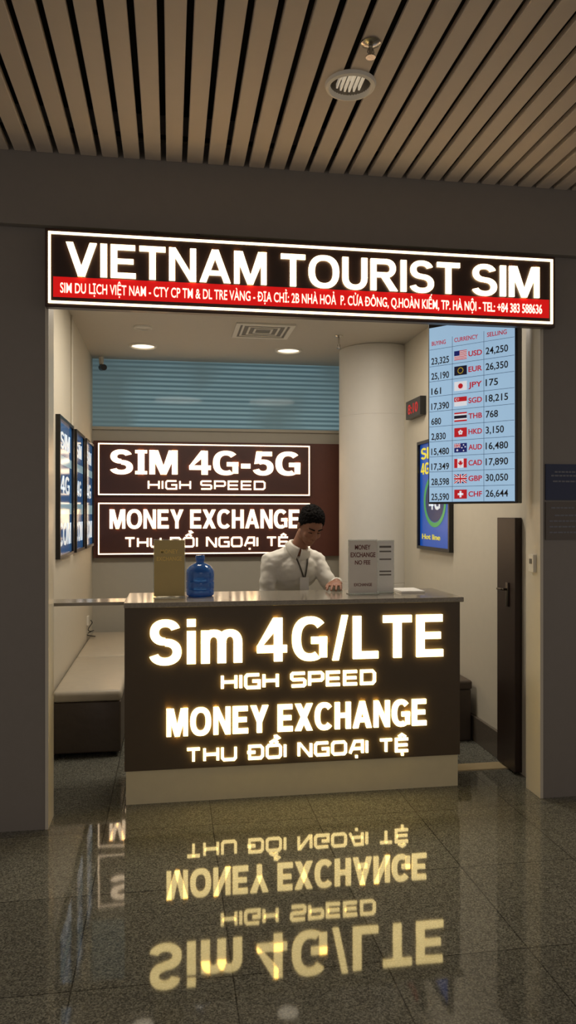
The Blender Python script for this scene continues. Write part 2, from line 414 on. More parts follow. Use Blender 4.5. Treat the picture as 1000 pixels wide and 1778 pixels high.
def lettering(parent, P, m, fn, *a, name='lettering', **k):
    g = Geo(); fn(g, P, *a, **k)
    if not g.marks: return g.obj(name, m, parent=parent)
    cuts = [(0, 0)]+g.marks+[(len(g.v), len(g.f))]
    for (v0, f0), (v1, f1) in zip(cuts, cuts[1:]):
        h = Geo(); h.v = g.v[v0:v1]; h.f = [tuple(i-v0 for i in f) for f in g.f[f0:f1]]; h.m = g.m[f0:f1]
        h.obj(name, m, parent=parent)
FX = (1, 0, 0)
ST = dict(kind='structure')

# ------------------------------------------------------------------ room shell
Geo().box(-3.2, 4.6, -5, 7.6, -.1, 0).obj('floor', 'floor', **ST)
DLX, DLY, DLR = .702, 2.888, .085
g = Geo()
x = -.034+.0125-3.1
while x < 4.5:
    a, b = x, x+.075
    if b > DLX-DLR and a < DLX+DLR:
        k = 10
        for i in range(k):
            c0 = a+(b-a)*i/k; c1 = a+(b-a)*(i+1)/k; cm = (c0+c1)/2-DLX
            if abs(cm) < DLR:
                h = math.sqrt(DLR**2-cm**2)
                g.box(c0, c1, -5, DLY-h, 3.2, 3.212); g.box(c0, c1, DLY+h, 3.655, 3.2, 3.212)
            else: g.box(c0, c1, -5, 3.655, 3.2, 3.212)
    else:
        g.box(a, b, -5, 3.655, 3.2, 3.212, b=.003, seg=1)
        g.box(a, a+.003, -5, 3.655, 3.212, 3.225); g.box(b-.003, b, -5, 3.655, 3.212, 3.225)
    x += .1
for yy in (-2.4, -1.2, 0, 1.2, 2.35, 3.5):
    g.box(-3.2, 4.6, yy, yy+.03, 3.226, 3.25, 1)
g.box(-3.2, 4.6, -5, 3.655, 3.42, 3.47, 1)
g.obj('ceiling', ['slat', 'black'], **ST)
g = Geo()
g.box(-3.2, -.586, 3.70, 3.85, 0, 3.5); g.box(1.936, 4.6, 3.70, 3.85, 0, 3.5)
g.box(-.586, 1.936, 3.70, 3.85, 2.68, 3.5)
g.obj('wall_front', 'facade', **ST)
Geo().box(-3.2, 4.6, 3.655, 3.70, 2.86, 3.5, b=.004).obj('trim_1', 'facade', **ST)
Geo().box(-.590, -.574, 3.694, 3.856, 0, 2.68, b=.002).obj('trim_2', 'jamb', **ST)
Geo().box(1.924, 1.942, 3.694, 3.856, 0, 2.68, b=.002).obj('trim_3', 'jamb', **ST)
Geo().box(-.85, -.73, 3.85, 7.40, 0, 3.1).obj('wall_left', 'wall', **ST)
Geo().box(2.0, 2.12, 3.85, 7.40, 0, 3.1).obj('wall_right', 'wall', **ST)
g = Geo(); g.box(-.73, 2.0, 7.26, 7.40, 0, 2.33); g.box(-.73, 2.0, 7.34, 7.40, 2.33, 3.1)
g.box(-.73, 2.0, 7.235, 7.26, 2.30, 2.325); g.obj('wall_back', 'wallback', **ST)
Geo().box(-.73, 2.0, 7.27, 7.30, 2.33, 2.97).obj('window_1', 'window', **ST)
Geo().box(-.85, 2.12, 3.85, 7.40, 2.97, 3.1).obj('ceiling.001', 'ceil', **ST)
Geo().box(1.978, 2.0, 4.31, 7.2, 0, .165, b=.003).obj('baseboard_right', 'skirt', **ST)
Geo().box(1.60, 1.99, 4.16, 4.27, 0, .006).obj('trim_4', 'thresh', **ST)

g = Geo(); cc = (1.83, 6.54, 0); RR = .335
prof = []
for z0, z1 in ((0, .9), (.904, 2.36), (2.364, 2.968)):
    prof += [(RR-.002, z0), (RR, z0+.002), (RR, z1-.002), (RR-.002, z1)]
g.lathe(prof, cc, 64)
g.obj('round_column', ['column'], smooth=True, label='white round column clad in smooth panels with thin joints', category='column')

d = bpy.data.objects.new('door_1', None); d.location = (1.975, 4.17, 0); COL.objects.link(d); d['kind'] = 'structure'
Geo().box(1.955, 1.997, 4.05, 4.29, .012, 1.48, b=.003).obj('door_leaf', 'door', parent=d)
g = Geo(); g.box(1.945, 1.957, 4.125, 4.155, .96, 1.10, b=.002)
g.tube([(1.95, 4.14, 1.06), (1.925, 4.14, 1.06), (1.92, 4.15, 1.06), (1.92, 4.21, 1.058)], .007)
g.obj('door_handle', 'darkmetal', parent=d, smooth=True)

# ------------------------------------------------------------------ top sign
P = Plane((0, 3.61, 0), FX)
S = thing('illuminated_sign', (.695, 3.66, 2.465), 'long dark brown illuminated shop sign with glowing border and red strip', 'sign')
Geo().box(-.578, 1.964, 3.61, 3.656, 2.465, 2.832, b=.004).obj('sign_case', 'case', parent=S)
g = Geo(); g.frame(P, -.562, 1.948, 2.482, 2.815, .011, 0, .006); g.obj('glowing_border', 'letter', parent=S)
g = Geo(); g.rect(P, -.540, 1.928, 2.512, 2.606, 0, .003); g.obj('red_strip', 'red', parent=S)
for wd_, a_, b_ in (('VIETNAM', -.482, .459), ('TOURIST', .529, 1.443), ('SIM', 1.507, 1.872)):
    lettering(S, P, 'letter', bold, wd_, a_, b_, 2.612, 2.768, .003, .011, s=.205, h=.155, sp=.11)
lettering(S, P, 'letterS', text, 'SIM DU LỊCH VIỆT NAM - CTY CP TM & DL TRE VÀNG - ĐỊA CHỈ: 2B NHÀ HOẢ  P. CỬA ĐÔNG, Q.HOÀN KIẾM, TP. HÀ NỘI - TEL: +84 383 588636', -.508, 1.888, 2.532, 2.578, .003, .006, off=.006)
for xx in (-.1, .12, 1.5): Geo().box(xx, xx+.02, 3.63, 3.66, 2.83, 2.85).obj('mounting_bracket', 'case', parent=S)

# ------------------------------------------------------------------ back panel and signs
Geo().box(-.715, 1.66, 7.20, 7.258, 1.09, 2.19, b=.003).obj('wall_panel', 'brown', label='dark brown panel on the rear wall carrying two lit signs', category='wall panel')
P = Plane((0, 7.17, 0), FX)
S = thing('illuminated_sign', (.334, 7.19, 1.68), 'lit rectangular sign about mobile SIM speed on brown panel', 'sign', group='lit signs on the rear wall')
Geo().box(-.675, 1.343, 7.17, 7.199, 1.675, 2.17).obj('sign_case', 'signface', parent=S)
g = Geo(); g.frame(P, -.669, 1.337, 1.68, 2.165, .011, 0, .006); g.obj('glowing_border', 'letterB', parent=S)
lettering(S, P, 'letterB', bold, 'S|M 4G-5G', -.564, 1.244, 1.876, 2.103, 0, .012, s=.245, h=.19, sp=.08, space=.36)
lettering(S, P, 'letterB', techno, 'HIGH SPEED', -.214, .90, 1.733, 1.822, 0, .01, t=.17)
S = thing('illuminated_sign', (.334, 7.19, 1.12), 'lit rectangular money exchange sign on brown panel', 'sign', group='lit signs on the rear wall')
Geo().box(-.675, 1.343, 7.17, 7.199, 1.118, 1.612).obj('sign_case', 'signface', parent=S)
g = Geo(); g.frame(P, -.669, 1.337, 1.123, 1.607, .011, 0, .006); g.obj('glowing_border', 'letterB', parent=S)
lettering(S, P, 'letterB', bold, 'MONEY EXCHANGE', -.564, 1.235, 1.365, 1.545, 0, .012, s=.24, h=.18, sp=.10)
lettering(S, P, 'letterB', techno, 'THU ĐỔI NGOẠI TỆ', -.43, 1.125, 1.185, 1.285, 0, .01, t=.17)

# ------------------------------------------------------------------ counter
C = thing('service_counter', (.67, 4.17, 0), 'dark service counter with glowing white lettering and stone worktop', 'counter')
Geo().box(-.23, 1.57, 3.955, 4.40, .178, 1.018).obj('counter_body', 'countface', parent=C)
Geo().box(-.235, 1.575, 3.93, 3.955, .176, 1.018, b=.002).obj('front_panel', 'countface', parent=C)
Geo().box(-.228, 1.568, 3.945, 4.38, 0, .178).obj('plinth', 'plinth', parent=C)
Geo().box(-.238, 1.592, 3.915, 4.42, 1.018, 1.045, b=.004).obj('worktop', 'stone', parent=C)
Geo().box(-.728, -.238, 3.99, 4.17, 1.026, 1.043, b=.003).obj('counter_flap', 'flap', parent=C)
P = Plane((0, 3.93, 0), FX)
lettering(C, P, 'letterC', bold, 'Sim 4G/LTE', -.112, 1.474, .722, .952, .001, .014, s=.235, h=.17, sp=.14, space=.26)
lettering(C, P, 'letterC', techno, 'HIGH SPEED', .259, 1.090, .580, .662, .001, .012, t=.19)
lettering(C, P, 'letterC', bold, 'MONEY EXCHANGE', -.022, 1.379, .349, .492, .001, .013, s=.265, h=.18, sp=.11)
lettering(C, P, 'letterC', techno, 'THU ĐỔI NGOẠI TỆ', .077, 1.278, .208, .285, .001, .012, t=.18)

# ------------------------------------------------------------------ exchange rate screen
o = (1.495, 4.22, 1.56); P = Plane(o, (.357, -.41, 0)); W_, H_ = .544, 1.075
T = thing('display_screen', (1.7, 4.05, 1.56), 'tall wall-hung screen showing currency exchange rates on pale blue', 'screen')
g = Geo(); g.rect(P, 0, W_, 0, H_, -.065, 0, b=.004); g.obj('screen_housing', 'darkplastic', parent=T)
g = Geo(); g.rect(P, .008, W_-.014, .010, H_-.045, 0, .002); g.obj('screen_panel', 'screen', parent=T)
p0 = P((W_/2, .85, -.085)); g = Geo(); g.rect(P, W_*.4, W_*.6, .75, .95, -.10, -.065); g.obj('mounting_plate', 'darkplastic', parent=T)
g = Geo(); g.cone(p0, (p0.x, p0.y, 2.971), .018, .018); g.obj('mounting_pole', 'darkplastic', parent=T)
rows = [('23,325', 'USD', '24,250'), ('25,190', 'EUR', '26,350'), ('161', 'JPY', '175'), ('17,390', 'SGD', '18,215'),
        ('680', 'THB', '768'), ('2,830', 'HKD', '3,150'), ('15,480', 'AUD', '16,480'), ('17,349', 'CAD', '17,890'),
        ('28,598', 'GBP', '30,050'), ('25,590', 'CHF', '26,644')]
FM = ['fred', 'fwhite', 'fblue', 'fnavy', 'fyellow']
gf = Geo()
def fl(x0, x1, y0, y1, m, l=1): gf.rect(P, x0, x1, y0, y1, .002, .0022+.0007*l, m)
def disc(cx, cy, r, m, l):
    n = 14; vs = [(cx+r*math.cos(2*math.pi*i/n), cy+r*math.sin(2*math.pi*i/n), .0022+.0007*l) for i in range(n)]
    gf.add(vs, [tuple(range(n))], m, P)
def quad(pts, m, l): gf.add([(p[0], p[1], .0022+.0007*l) for p in pts], [tuple(range(len(pts)))], m, P)
def union(x0, x1, y0, y1, l=1):
    fl(x0, x1, y0, y1, 2, l); w = x1-x0; h = y1-y0
    for m, t, dl in ((1, .16, 1), (0, .07, 2)):
        quad([(x0, y0), (x0+t*w, y0), (x1, y1-t*h), (x1, y1), (x1-t*w, y1), (x0, y0+t*h)], m, l+dl)
        quad([(x1, y0), (x1, y0+t*h), (x0+t*w, y1), (x0, y1), (x0, y1-t*h), (x1-t*w, y0)], m, l+dl+.2)
    fl(x0, x1, y0+h*.34, y1-h*.34, 1, l+3); fl(x0+w*.4, x1-w*.4, y0, y1, 1, l+3)
    fl(x0, x1, y0+h*.41, y1-h*.41, 0, l+4); fl(x0+w*.45, x1-w*.45, y0, y1, 0, l+4)
for i, (bu, cu_, se) in enumerate(rows):
    yc = 2.4065-.088*i-1.56
    wd = lambda s_: len(s_.replace(',', ''))*.0215+s_.count(',')*.009
    lettering(T, P, 'sink', text, bu, .022, .022+wd(bu)*.98, yc-.032, yc+.006, .002, .003, off=.012, name='rate_figure')
    lettering(T, P, 'sink', text, se, .362, .362+wd(se)*1.12, yc-.018, yc+.020, .002, .003, off=.012, name='rate_figure')
    lettering(T, P, 'sred', text, cu_, .258, .340, yc-.015, yc+.015, .002, .003, off=.02, name='currency_code')
    g = Geo(); g.rect(P, .010, W_-.016, yc-.0445, yc-.0422, .002, .0026); g.obj('table_line', 'sline', parent=T)
    x0, x1, y0, y1 = .170, .248, yc-.026, yc+.026; w = x1-x0; h = y1-y0
    gf = Geo()
    if i == 0:
        fl(x0, x1, y0, y1, 1)
        for k in range(0, 7, 1): fl(x0, x1, y0+h*(2*k)/13, y0+h*(2*k+1)/13, 0, 2)
        fl(x0, x0+w*.42, y0+h*.46, y1, 2, 3)
    elif i == 1:
        fl(x0, x1, y0, y1, 3)
        for k in range(12):
            a = k*math.pi/6; disc((x0+x1)/2+math.cos(a)*.016, yc+math.sin(a)*.016, .0028, 4, 2)
    elif i == 2: fl(x0, x1, y0, y1, 1); disc((x0+x1)/2, yc, .015, 0, 2)
    elif i == 3:
        fl(x0, x1, y0, y1, 1); fl(x0, x1, yc, y1, 0, 2); disc(x0+w*.2, yc+h*.25, .009, 1, 3); disc(x0+w*.25, yc+h*.25, .008, 0, 4)
        for k in range(5):
            a = k*math.pi*.4+math.pi/2; disc(x0+w*.33+math.cos(a)*.005, yc+h*.25+math.sin(a)*.005, .0018, 1, 5)
    elif i == 4:
        fl(x0, x1, y0, y1, 0); fl(x0, x1, y0+h/6, y1-h/6, 1, 2); fl(x0, x1, y0+h/3, y1-h/3, 3, 3)
    elif i == 5:
        fl(x0, x1, y0, y1, 0)
        for k in range(5):
            a = k*math.pi*.4+math.pi/2; disc((x0+x1)/2+math.cos(a)*.009, yc+math.sin(a)*.009, .0058, 1, 2)
    elif i == 6:
        fl(x0, x1, y0, y1, 2); union(x0, x0+w*.5, yc, y1, 2)
        for px, py, r in ((.25, .25, .006), (.75, .18, .004), (.75, .8, .004), (.62, .5, .004), (.88, .58, .004)):
            disc(x0+w*px, y0+h*py, r, 1, 3)
    elif i == 7:
        fl(x0, x1, y0, y1, 1); fl(x0, x0+w*.25, y0, y1, 0, 2); fl(x1-w*.25, x1, y0, y1, 0, 2)
        cx = (x0+x1)/2; leaf = [(0, 1), (.2, .55), (.5, .7), (.4, .1), (.8, .35), (.9, -.0), (.45, -.4), (.5, -.55), (.06, -.45), (.06, -1)]
        pts = [(cx+a*.017, yc+b*.019) for a, b in leaf]+[(cx-a*.017, yc+b*.019) for a, b in reversed(leaf[1:])]
        quad(list(reversed(pts)), 0, 2)
    elif i == 8: union(x0, x1, y0, y1, 1)
    else: fl(x0, x1, y0, y1, 0); fl(x0+w*.28, x1-w*.28, yc-.006, yc+.006, 1, 2); fl((x0+x1)/2-.006, (x0+x1)/2+.006, y0+h*.15, y1-h*.15, 1, 2)
    gf.obj('flag_icon', FM, parent=T)
yc = 2.497-1.56
for s_, a, b in (('BUYING', .025, .115), ('CURRENCY', .170, .315), ('SELLING', .370, .485)):
    lettering(T, P, 'sred', text, s_, a, b, yc-.012, yc+.012, .002, .003, off=.012, name='column_heading')
for a in ((.010, W_-.016, yc-.036, yc-.034), (.156, .158, .012, .96), (.350, .352, .012, .96)):
    g = Geo(); g.rect(P, *a, .002, .0026); g.obj('table_line', 'sline', parent=T)

# ------------------------------------------------------------------ posters
for i, (ya, yb) in enumerate(((4.97, 5.67), (5.83, 6.38), (6.51, 7.12))):
    P = Plane((-.73, ya, 1.21), (0, 1, 0)); w = yb-ya; h = .933
    S = thing('poster_frame', (-.73, (ya+yb)/2, 1.21), ('blue lit SIM poster in black frame beside the wall conduit', 'narrow blue lit poster in black frame between two others', 'blue lit poster in black frame near the rear corner')[i], 'poster', group='framed posters on the wall')
    g = Geo(); g.frame(P, 0, w, 0, h, .022, -.001, .03); g.obj('frame', 'darkplastic', parent=S)
    g = Geo(); g.rect(P, .022, w-.022, .022, h-.022, 0, .014)
    for y0_, y1_ in ((.29, .37), (.62, .68)): g.rect(P, .03, w-.03, y0_, y1_, .014, .015, 1)
    g.obj('poster_print', ['ppale', 'pcyan'], parent=S)
    lettering(S, P, 'pwhite', bold, 'SIM', .12, w-.12, .73, .84, .014, .016)
    lettering(S, P, 'pwhite', bold, '4G', .14, w-.14, .43, .55, .014, .016)
    lettering(S, P, 'pwhite', bold, 'COM', .06, w-.06, .08, .23, .014, .016)
P = Plane((2.0, 5.82, 1.225), (0, -1, 0)); w = .71; h = .855
S = thing('poster_frame', (2.0, 5.465, 1.225), 'blue poster with green ring and yellow lettering in black frame', 'poster')
g = Geo(); g.frame(P, 0, w, 0, h, .024, -.001, .035); g.obj('frame', 'darkplastic', parent=S)
g = Geo(); g.rect(P, .024, w-.024, .024, h-.024, 0, .014)
for k in range(40):
    a0 = 2*math.pi*k/40; a1 = 2*math.pi*(k+1)/40
    for r0, r1, mm, dd in ((.17, .205, 1, .016), (.0, .165, 2, .0155)):
        pts = [(.36+math.cos(a)*r*1.2, .38+math.sin(a)*r, dd) for a, r in ((a0, r0), (a0, r1), (a1, r1), (a1, r0))]
        g.add(pts, [(0, 1, 2, 3)], mm, P)
g.obj('poster_print', ['pblue', 'pgreen', 'pdark'], parent=S)
lettering(S, P, 'pyellow', bold, 'SIM', .05, .40, .71, .80, .015, .018)
lettering(S, P, 'pyellow', bold, '4G', .05, .24, .59, .68, .015, .018)
lettering(S, P, 'pyellow', text, 'Hot line', .08, .48, .08, .12, .015, .018, off=.01)
lettering(S, P, 'pwhite', bold, '4G', .24, .48, .31, .45, .016, .018)

P = Plane((2.0, 6.06, 2.29), (0, -1, 0))
S = thing('digital_clock', (2.0, 5.87, 2.29), 'small black digital clock with red glowing digits', 'clock')
g = Geo(); g.rect(P, 0, .37, 0, .15, 0, .05, b=.004); g.obj('clock_case', 'darkplastic', parent=S)
lettering(S, P, 'led', text, '8:10', .06, .31, .035, .115, .05, .052, off=.02, name='clock_digits')

P = Plane((1.955, 3.70, 0), FX)
S = thing('notice_board', (2.1, 3.70, 1.36), 'dark blue notice above a grey notice on the pillar', 'notice')
g = Geo(); g.rect(P, 0, .30, 1.575, 1.765, -.002, .008, 0); g.obj('notice_sheet', ['nblue'], parent=S)
g = Geo(); g.rect(P, 0, .30, 1.365, 1.565, -.002, .008, 0); g.obj('notice_sheet', ['ngrey'], parent=S)
for k, (yy, a, b) in enumerate(((1.72, .05, .25), (1.70, .03, .22), (1.67, .04, .26), (1.53, .03, .16), (1.49, .05, .27), (1.46, .02, .24), (1.43, .02, .26), (1.40, .02, .2))):
    g = Geo(); xx = a
    while xx < b:
        ww = random.uniform(.012, .03); g.rect(P, xx, min(b, xx+ww), yy, yy+.008, .008, .009); xx += ww+.004
    g.obj('printed_line', 'ntext', parent=S)
SW = thing('wall_switch', (1.915, 3.762, 1.19), 'small white wall switch on the door jamb', 'switch')
Geo().box(1.905, 1.925, 3.735, 3.79, 1.19, 1.285, 0, .003).obj('switch_plate', 'white', parent=SW)
Geo().box(1.902, 1.906, 3.75, 3.775, 1.235, 1.262).obj('switch_key', 'greyink', parent=SW)

# ------------------------------------------------------------------ benches
def bench(y0, y1, label):
    B = thing('bench', (-.51, (y0+y1)/2, 0), label, 'bench', group='benches along the wall')
    g = Geo(); g.box(-.712, -.305, y0+.01, y1-.01, .03, .345, b=.012, seg=3); g.obj('bench_base', 'seatbase', parent=B, smooth=True)
    g = Geo(); g.box(-.716, -.298, y0, y1, .345, .415, b=.026, seg=4); g.obj('seat_cushion', 'seat', parent=B, smooth=True)
    for xx in (-.66, -.35):
        for yy in (y0+.07, y1-.07):
            g = Geo(); g.cone((xx, yy, 0), (xx, yy, .035), .02, .025); g.obj('leg', 'darkplastic', parent=B)
bench(4.73, 5.88, 'upholstered bench with cream seat and dark brown sides')
bench(5.895, 7.09, 'upholstered bench with cream seat near the rear wall')
S = thing('storage_box', (1.80, 4.9, 0), 'dark low storage box standing by the wall', 'box')
Geo().box(1.64, 1.966, 4.71, 5.10, 0, .34, b=.01).obj('box_body', 'seatbase', parent=S)
Geo().box(1.632, 1.972, 4.702, 5.108, .34, .40, b=.015, seg=3).obj('box_lid', 'seatbase', parent=S)
g = Geo(); g.box(-.731, -.715, 6.78, 6.86, .52, .60, 0, .002)
g.obj('wall_socket', ['white'], label='white wall socket above the bench', category='socket')
g = Geo(); pts = []
for k in range(60):
    t = k/59; pts.append((-.70+.05*math.sin(t*16)*t, 6.82+.07*math.sin(t*13), .56*(1-t)**2+.421*(1-(1-t)**2)+.05*t*(1-t)*math.sin(t*9)**2))
g.tube(pts, .004); g.obj('power_cable', 'darkplastic', label='thin black tangled cable by the wall above the bench', category='cable', smooth=True)
g = Geo(); g.cone((-.722, 5.72, 2.13), (-.722, 5.72, 2.971), .009, .009)
g.obj('conduit', 'wall', label='thin painted conduit running up the wall', category='pipe', smooth=True)
S = thing('security_camera', (-.64, 7.18, 2.80), 'small dark security camera under the ceiling corner', 'camera')
g = Geo(); g.cone((-.64, 7.18, 2.971), (-.64, 7.18, 2.90), .025, .02); g.obj('mount', 'white', parent=S, smooth=True)
g = Geo(); g.cone((-.64, 7.20, 2.875), (-.61, 7.11, 2.86), .03, .028); g.obj('camera_body', 'darkplastic', parent=S, smooth=True)

# ------------------------------------------------------------------ ceiling fittings
def downlight(x, y, z, r, lit, label, tubes=False, group=None):
    kw = {'group': group} if group else {}
    D = thing('downlight', (x, y, z), label, 'ceiling light', **kw)
    g = Geo(); g.lathe([(r*.78, .004), (r*.78, -.008), (r*.84, -.016), (r*.95, -.012), (r, .001), (r*.78, .001)], (x, y, z), 48, flip=True); g.obj('trim_ring', 'lampoff', parent=D, smooth=True)
    if tubes:
        g = Geo(); g.lathe([(.003, .075), (r*.70, .075), (r*.79, -.006)], (x, y, z), 40, flip=True); g.obj('reflector', 'louver', parent=D, smooth=True)
        for dx in (-.045, -.027, -.009, .009, .027, .045):
            L_ = math.sqrt(.062**2-dx**2)
            g = Geo(); g.box(x+dx-.0035, x+dx+.0035, y-L_, y+L_, z+.004, z+.022); g.obj('louvre_blade', 'lampdim', parent=D)
        for dx in (-.018, .018):
            g = Geo(); g.cap((x+dx, y-.04, z+.045), (x+dx, y+.04, z+.045), .010, .010); g.obj('bulb', 'lampdim', parent=D, smooth=True)
    else:
        g = Geo(); g.lathe([(.002, -.004), (r*.6, -.004), (r*.80, -.002)], (x, y, z), 40, flip=True); g.obj('diffuser', 'lampon' if lit else 'greypaper', parent=D)
downlight(DLX, DLY, 3.2, .102, False, 'round recessed downlight with fine louvres in slatted ceiling', tubes=True)
downlight(-.238, 6.64, 2.97, .125, True, 'lit round ceiling downlight', group='lit shop downlights')
downlight(1.04, 6.62, 2.97, .122, True, 'lit round ceiling downlight', group='lit shop downlights')
downlight(-.215, 5.98, 2.97, .075, False, 'small unlit round ceiling fitting')
def sprinkler(x, y, z, L, label):
    D = thing('sprinkler', (x, y, z), label, 'sprinkler')
    g = Geo(); g.lathe([(.035, .002), (.035, -.004), (.02, -.012), (.008, -.014)], (x, y, z), 24, flip=True); g.obj('escutcheon', 'chrome', parent=D, smooth=True)
    g = Geo(); g.cone((x, y, z+.002), (x, y, z-L), .007, .007); g.cone((x, y, z-L), (x, y, z-L-.004), .018, .018)
    g.tube([(x-.008, y, z-L+.03), (x-.012, y, z-L+.014), (x, y, z-L)], .0022); g.tube([(x+.008, y, z-L+.03), (x+.012, y, z-L+.014), (x, y, z-L)], .0022)
    g.obj('sprinkler_head', 'chrome', parent=D, smooth=True)
sprinkler(.712, 2.62, 3.2, .05, 'chrome sprinkler head in slatted ceiling')
sprinkler(1.368, 6.03, 2.97, .10, 'small sprinkler hanging from shop ceiling')
V = thing('air_vent', (.728, 5.95, 2.97), 'square white ceiling air diffuser with concentric vanes', 'vent')
for k, (a, zz) in enumerate(((.23, -.012), (.175, -.008), (.125, -.008), (.075, -.008))):
    t = .035 if k == 0 else .016
    g = Geo(); o4 = [(-a, -a), (a, -a), (a, a), (-a, a)]; i4 = [(-a+t, -a+t), (a-t, -a+t), (a-t, a-t), (-a+t, a-t)]
    vs = [(.728+p, 5.95+q, 2.97+zz) for p, q in o4+i4]+[(.728+p, 5.95+q, 2.9705) for p, q in o4+i4]; fs = []
    for q in range(4):
        j = (q+1) % 4; fs += [(j, q, 4+q, 4+j), (q, j, 8+j, 8+q), (4+j, 4+q, 12+q, 12+j)]
    g.add(vs, fs); g.obj('vent_vane' if k else 'vent_frame', 'white', parent=V)
Geo().box(.51, .946, 5.73, 6.17, 2.966, 2.9705).obj('vent_duct', 'greyink', parent=V)

# ------------------------------------------------------------------ counter-top items
zc = 1.0455
def stand(x, y, w, h, card, label, acr=.05):
    S = thing('sign_stand', (x+w/2, y, zc), label, 'sign'); P = Plane((x, y, zc), FX)
    g = Geo(); g.rect(P, 0, w, .006, h, 0, .0015); g.obj('card', card, parent=S)
    g = Geo(); g.rect(P, -.004, w+.004, 0, .004, -acr, .03); g.obj('stand_foot', 'acrylic', parent=S)
    g = Geo(); g.rect(P, -.004, w+.004, 0, h+.005, -.003, -.0005); g.obj('stand_back', 'acrylic', parent=S)
    return S, P
S, P = stand(-.09, 4.15, .165, .312, 'goldpaper', 'gold printed card standing in a stand on the counter')
lettering(S, P, 'goldink', text, 'MONEY', .035, .13, .24, .262, .0015, .0025, off=.01)
lettering(S, P, 'goldink', text, 'EXCHANGE', .015, .15, .20, .222, .0015, .0025, off=.01)
S, P = stand(1.0, 4.15, .165, .305, 'greypaper', 'grey printed money exchange card in a stand on the counter')
for s_, a, b, c_, d_ in (('MONEY', .035, .125, .253, .280), ('EXCHANGE', .010, .155, .210, .237), ('NO FEE', .035, .125, .168, .192), ('EXCHANGE', .03, .135, .045, .062)):
    lettering(S, P, 'redink', text, s_, a, b, c_, d_, .0015, .0025, off=.018)
S, P = stand(1.178, 4.2, .10, .30, 'whitepaper', 'white printed card in a clear stand on the counter', .04)
for yy, t_ in ((.26, .012), (.235, .008), (.19, .008), (.12, .008), (.10, .008)):
    g = Geo(); g.rect(P, .015, .085, yy, yy+t_, .0015, .0025); g.obj('printed_line', 'greyink', parent=S)
g = Geo(); g.box(1.31, 1.45, 4.15, 4.35, zc, zc+.012, b=.001)
g.obj('paper_stack', 'whitepaper', label='small stack of white papers on the counter', category='papers')
J = thing('water_jug', (.162, 4.20, zc), 'translucent blue plastic water jug with ribbed body', 'jug')
prof = [(.001, 0), (.066, 0), (.076, .008), (.078, .03), (.075, .037), (.078, .044), (.078, .075), (.075, .082), (.078, .089), (.078, .125), (.075, .145), (.06, .166), (.035, .180), (.022, .186), (.021, .205)]
g = Geo(); g.lathe(prof, (.162, 4.20, zc), 48); g.obj('jug_body', 'jug', parent=J, smooth=True)
g = Geo(); g.lathe([(.025, .198), (.026, .203), (.026, .222), (.023, .226), (.001, .226)], (.162, 4.20, zc), 32); g.obj('cap', 'jug', parent=J, smooth=True)

# ------------------------------------------------------------------ person
PE = thing('person', (.72, 5.02, 0), 'person in white shirt and lanyard leaning over the counter', 'person')
def remeshed(g, name, m, vox=.006, smooth=4, parent=PE):
    ob = g.obj('tmp', m)
    md = ob.modifiers.new('r', 'REMESH'); md.mode = 'VOXEL'; md.voxel_size = vox
    sm = ob.modifiers.new('s', 'SMOOTH'); sm.iterations = smooth; sm.factor = .5
    dg = bpy.context.evaluated_depsgraph_get(); dg.update()
    me = bpy.data.meshes.new_from_object(ob.evaluated_get(dg))
    org = ob.location-parent.location
    me.transform(Matrix.Translation(org)); me.name = name
    me.polygons.foreach_set('use_smooth', [True]*len(me.polygons))
    if not me.materials: me.materials.append(M[m])
    bpy.data.objects.remove(ob)
    o2 = bpy.data.objects.new(name, me); COL.objects.link(o2); o2.parent = parent
    return o2
V3 = Vector
sAx = V3((.97, .24, 0)).normalized(); fAx = V3((.24, -.97, 0)).normalized()
Rsh, Lsh = V3((.628, 4.735, 1.202)), V3((.940, 4.80, 1.198))
Rel, Lel = V3((.592, 4.70, .94)), V3((1.035, 4.67, .985))
Lwr = V3((.995, 4.445, 1.088))
Rwr = Rel+(V3((.71, 4.60, .82))-Rel).normalized()*.25
neck = V3((.80, 4.735, 1.262)); chest = V3((.788, 4.80, 1.10)); belly = V3((.75, 4.93, .98)); pel = V3((.715, 5.05, .88))
hips = (V3((.63, 5.03, .85)), V3((.80, 5.07, .85))); knees = (V3((.635, 5.0, .47)), V3((.81, 5.03, .47))); ank = (V3((.63, 5.06, .085)), V3((.81, 5.10, .085)))
def torso(g, i):
    tilt = (chest-pel).normalized(); side = sAx; fr = tilt.cross(side).normalized()*-1
    ax = (side, fr, tilt)
    g.ell(chest+V3((0, .0, .02)), (.160+i, .102+i, .15+i), ax); g.ell(belly, (.145+i, .105+i, .15+i), ax); g.ell(pel, (.152+i, .11+i, .12+i), ax)
    g.cap(Rsh, Lsh, .052+i, .052+i); g.cap(neck+V3((0, .02, .0)), Rsh, .044+i, .050+i); g.cap(neck+V3((0, .02, 0)), Lsh, .044+i, .050+i)
    g.ell((Rsh+Lsh)/2+V3((0, .05, -.03)), (.155+i, .07+i, .09+i), ax)
def arms(g, i, t=0):
    for sh, el, wr in ((Rsh, Rel, Rwr), (Lsh, Lel, Lwr)):
        e = el.lerp(wr, 1-t)
        g.cap(sh, el, .047+i, .037+i); g.cap(el, e, .037+i, (.037-.012*(1-t))+i)
hc = V3((.866, 4.628, 1.425)); hf = V3((.20, -.82, -.54)).normalized()
hs = V3((0, 0, 1)).cross(hf).normalized(); hu = hf.cross(hs).normalized()
hs = (hs+hu*-.08).normalized(); hu = hf.cross(hs).normalized()
HA = (hs, hf, hu)
def hp(s, f, u): return hc+hs*s*.95+hf*f*.95+hu*u*.95
g = Geo(); torso(g, -.008); arms(g, -.006)
g.cap(neck, hp(0, -.03, -.06), .052, .049)
HR = lambda *r: tuple(x*.95 for x in r)
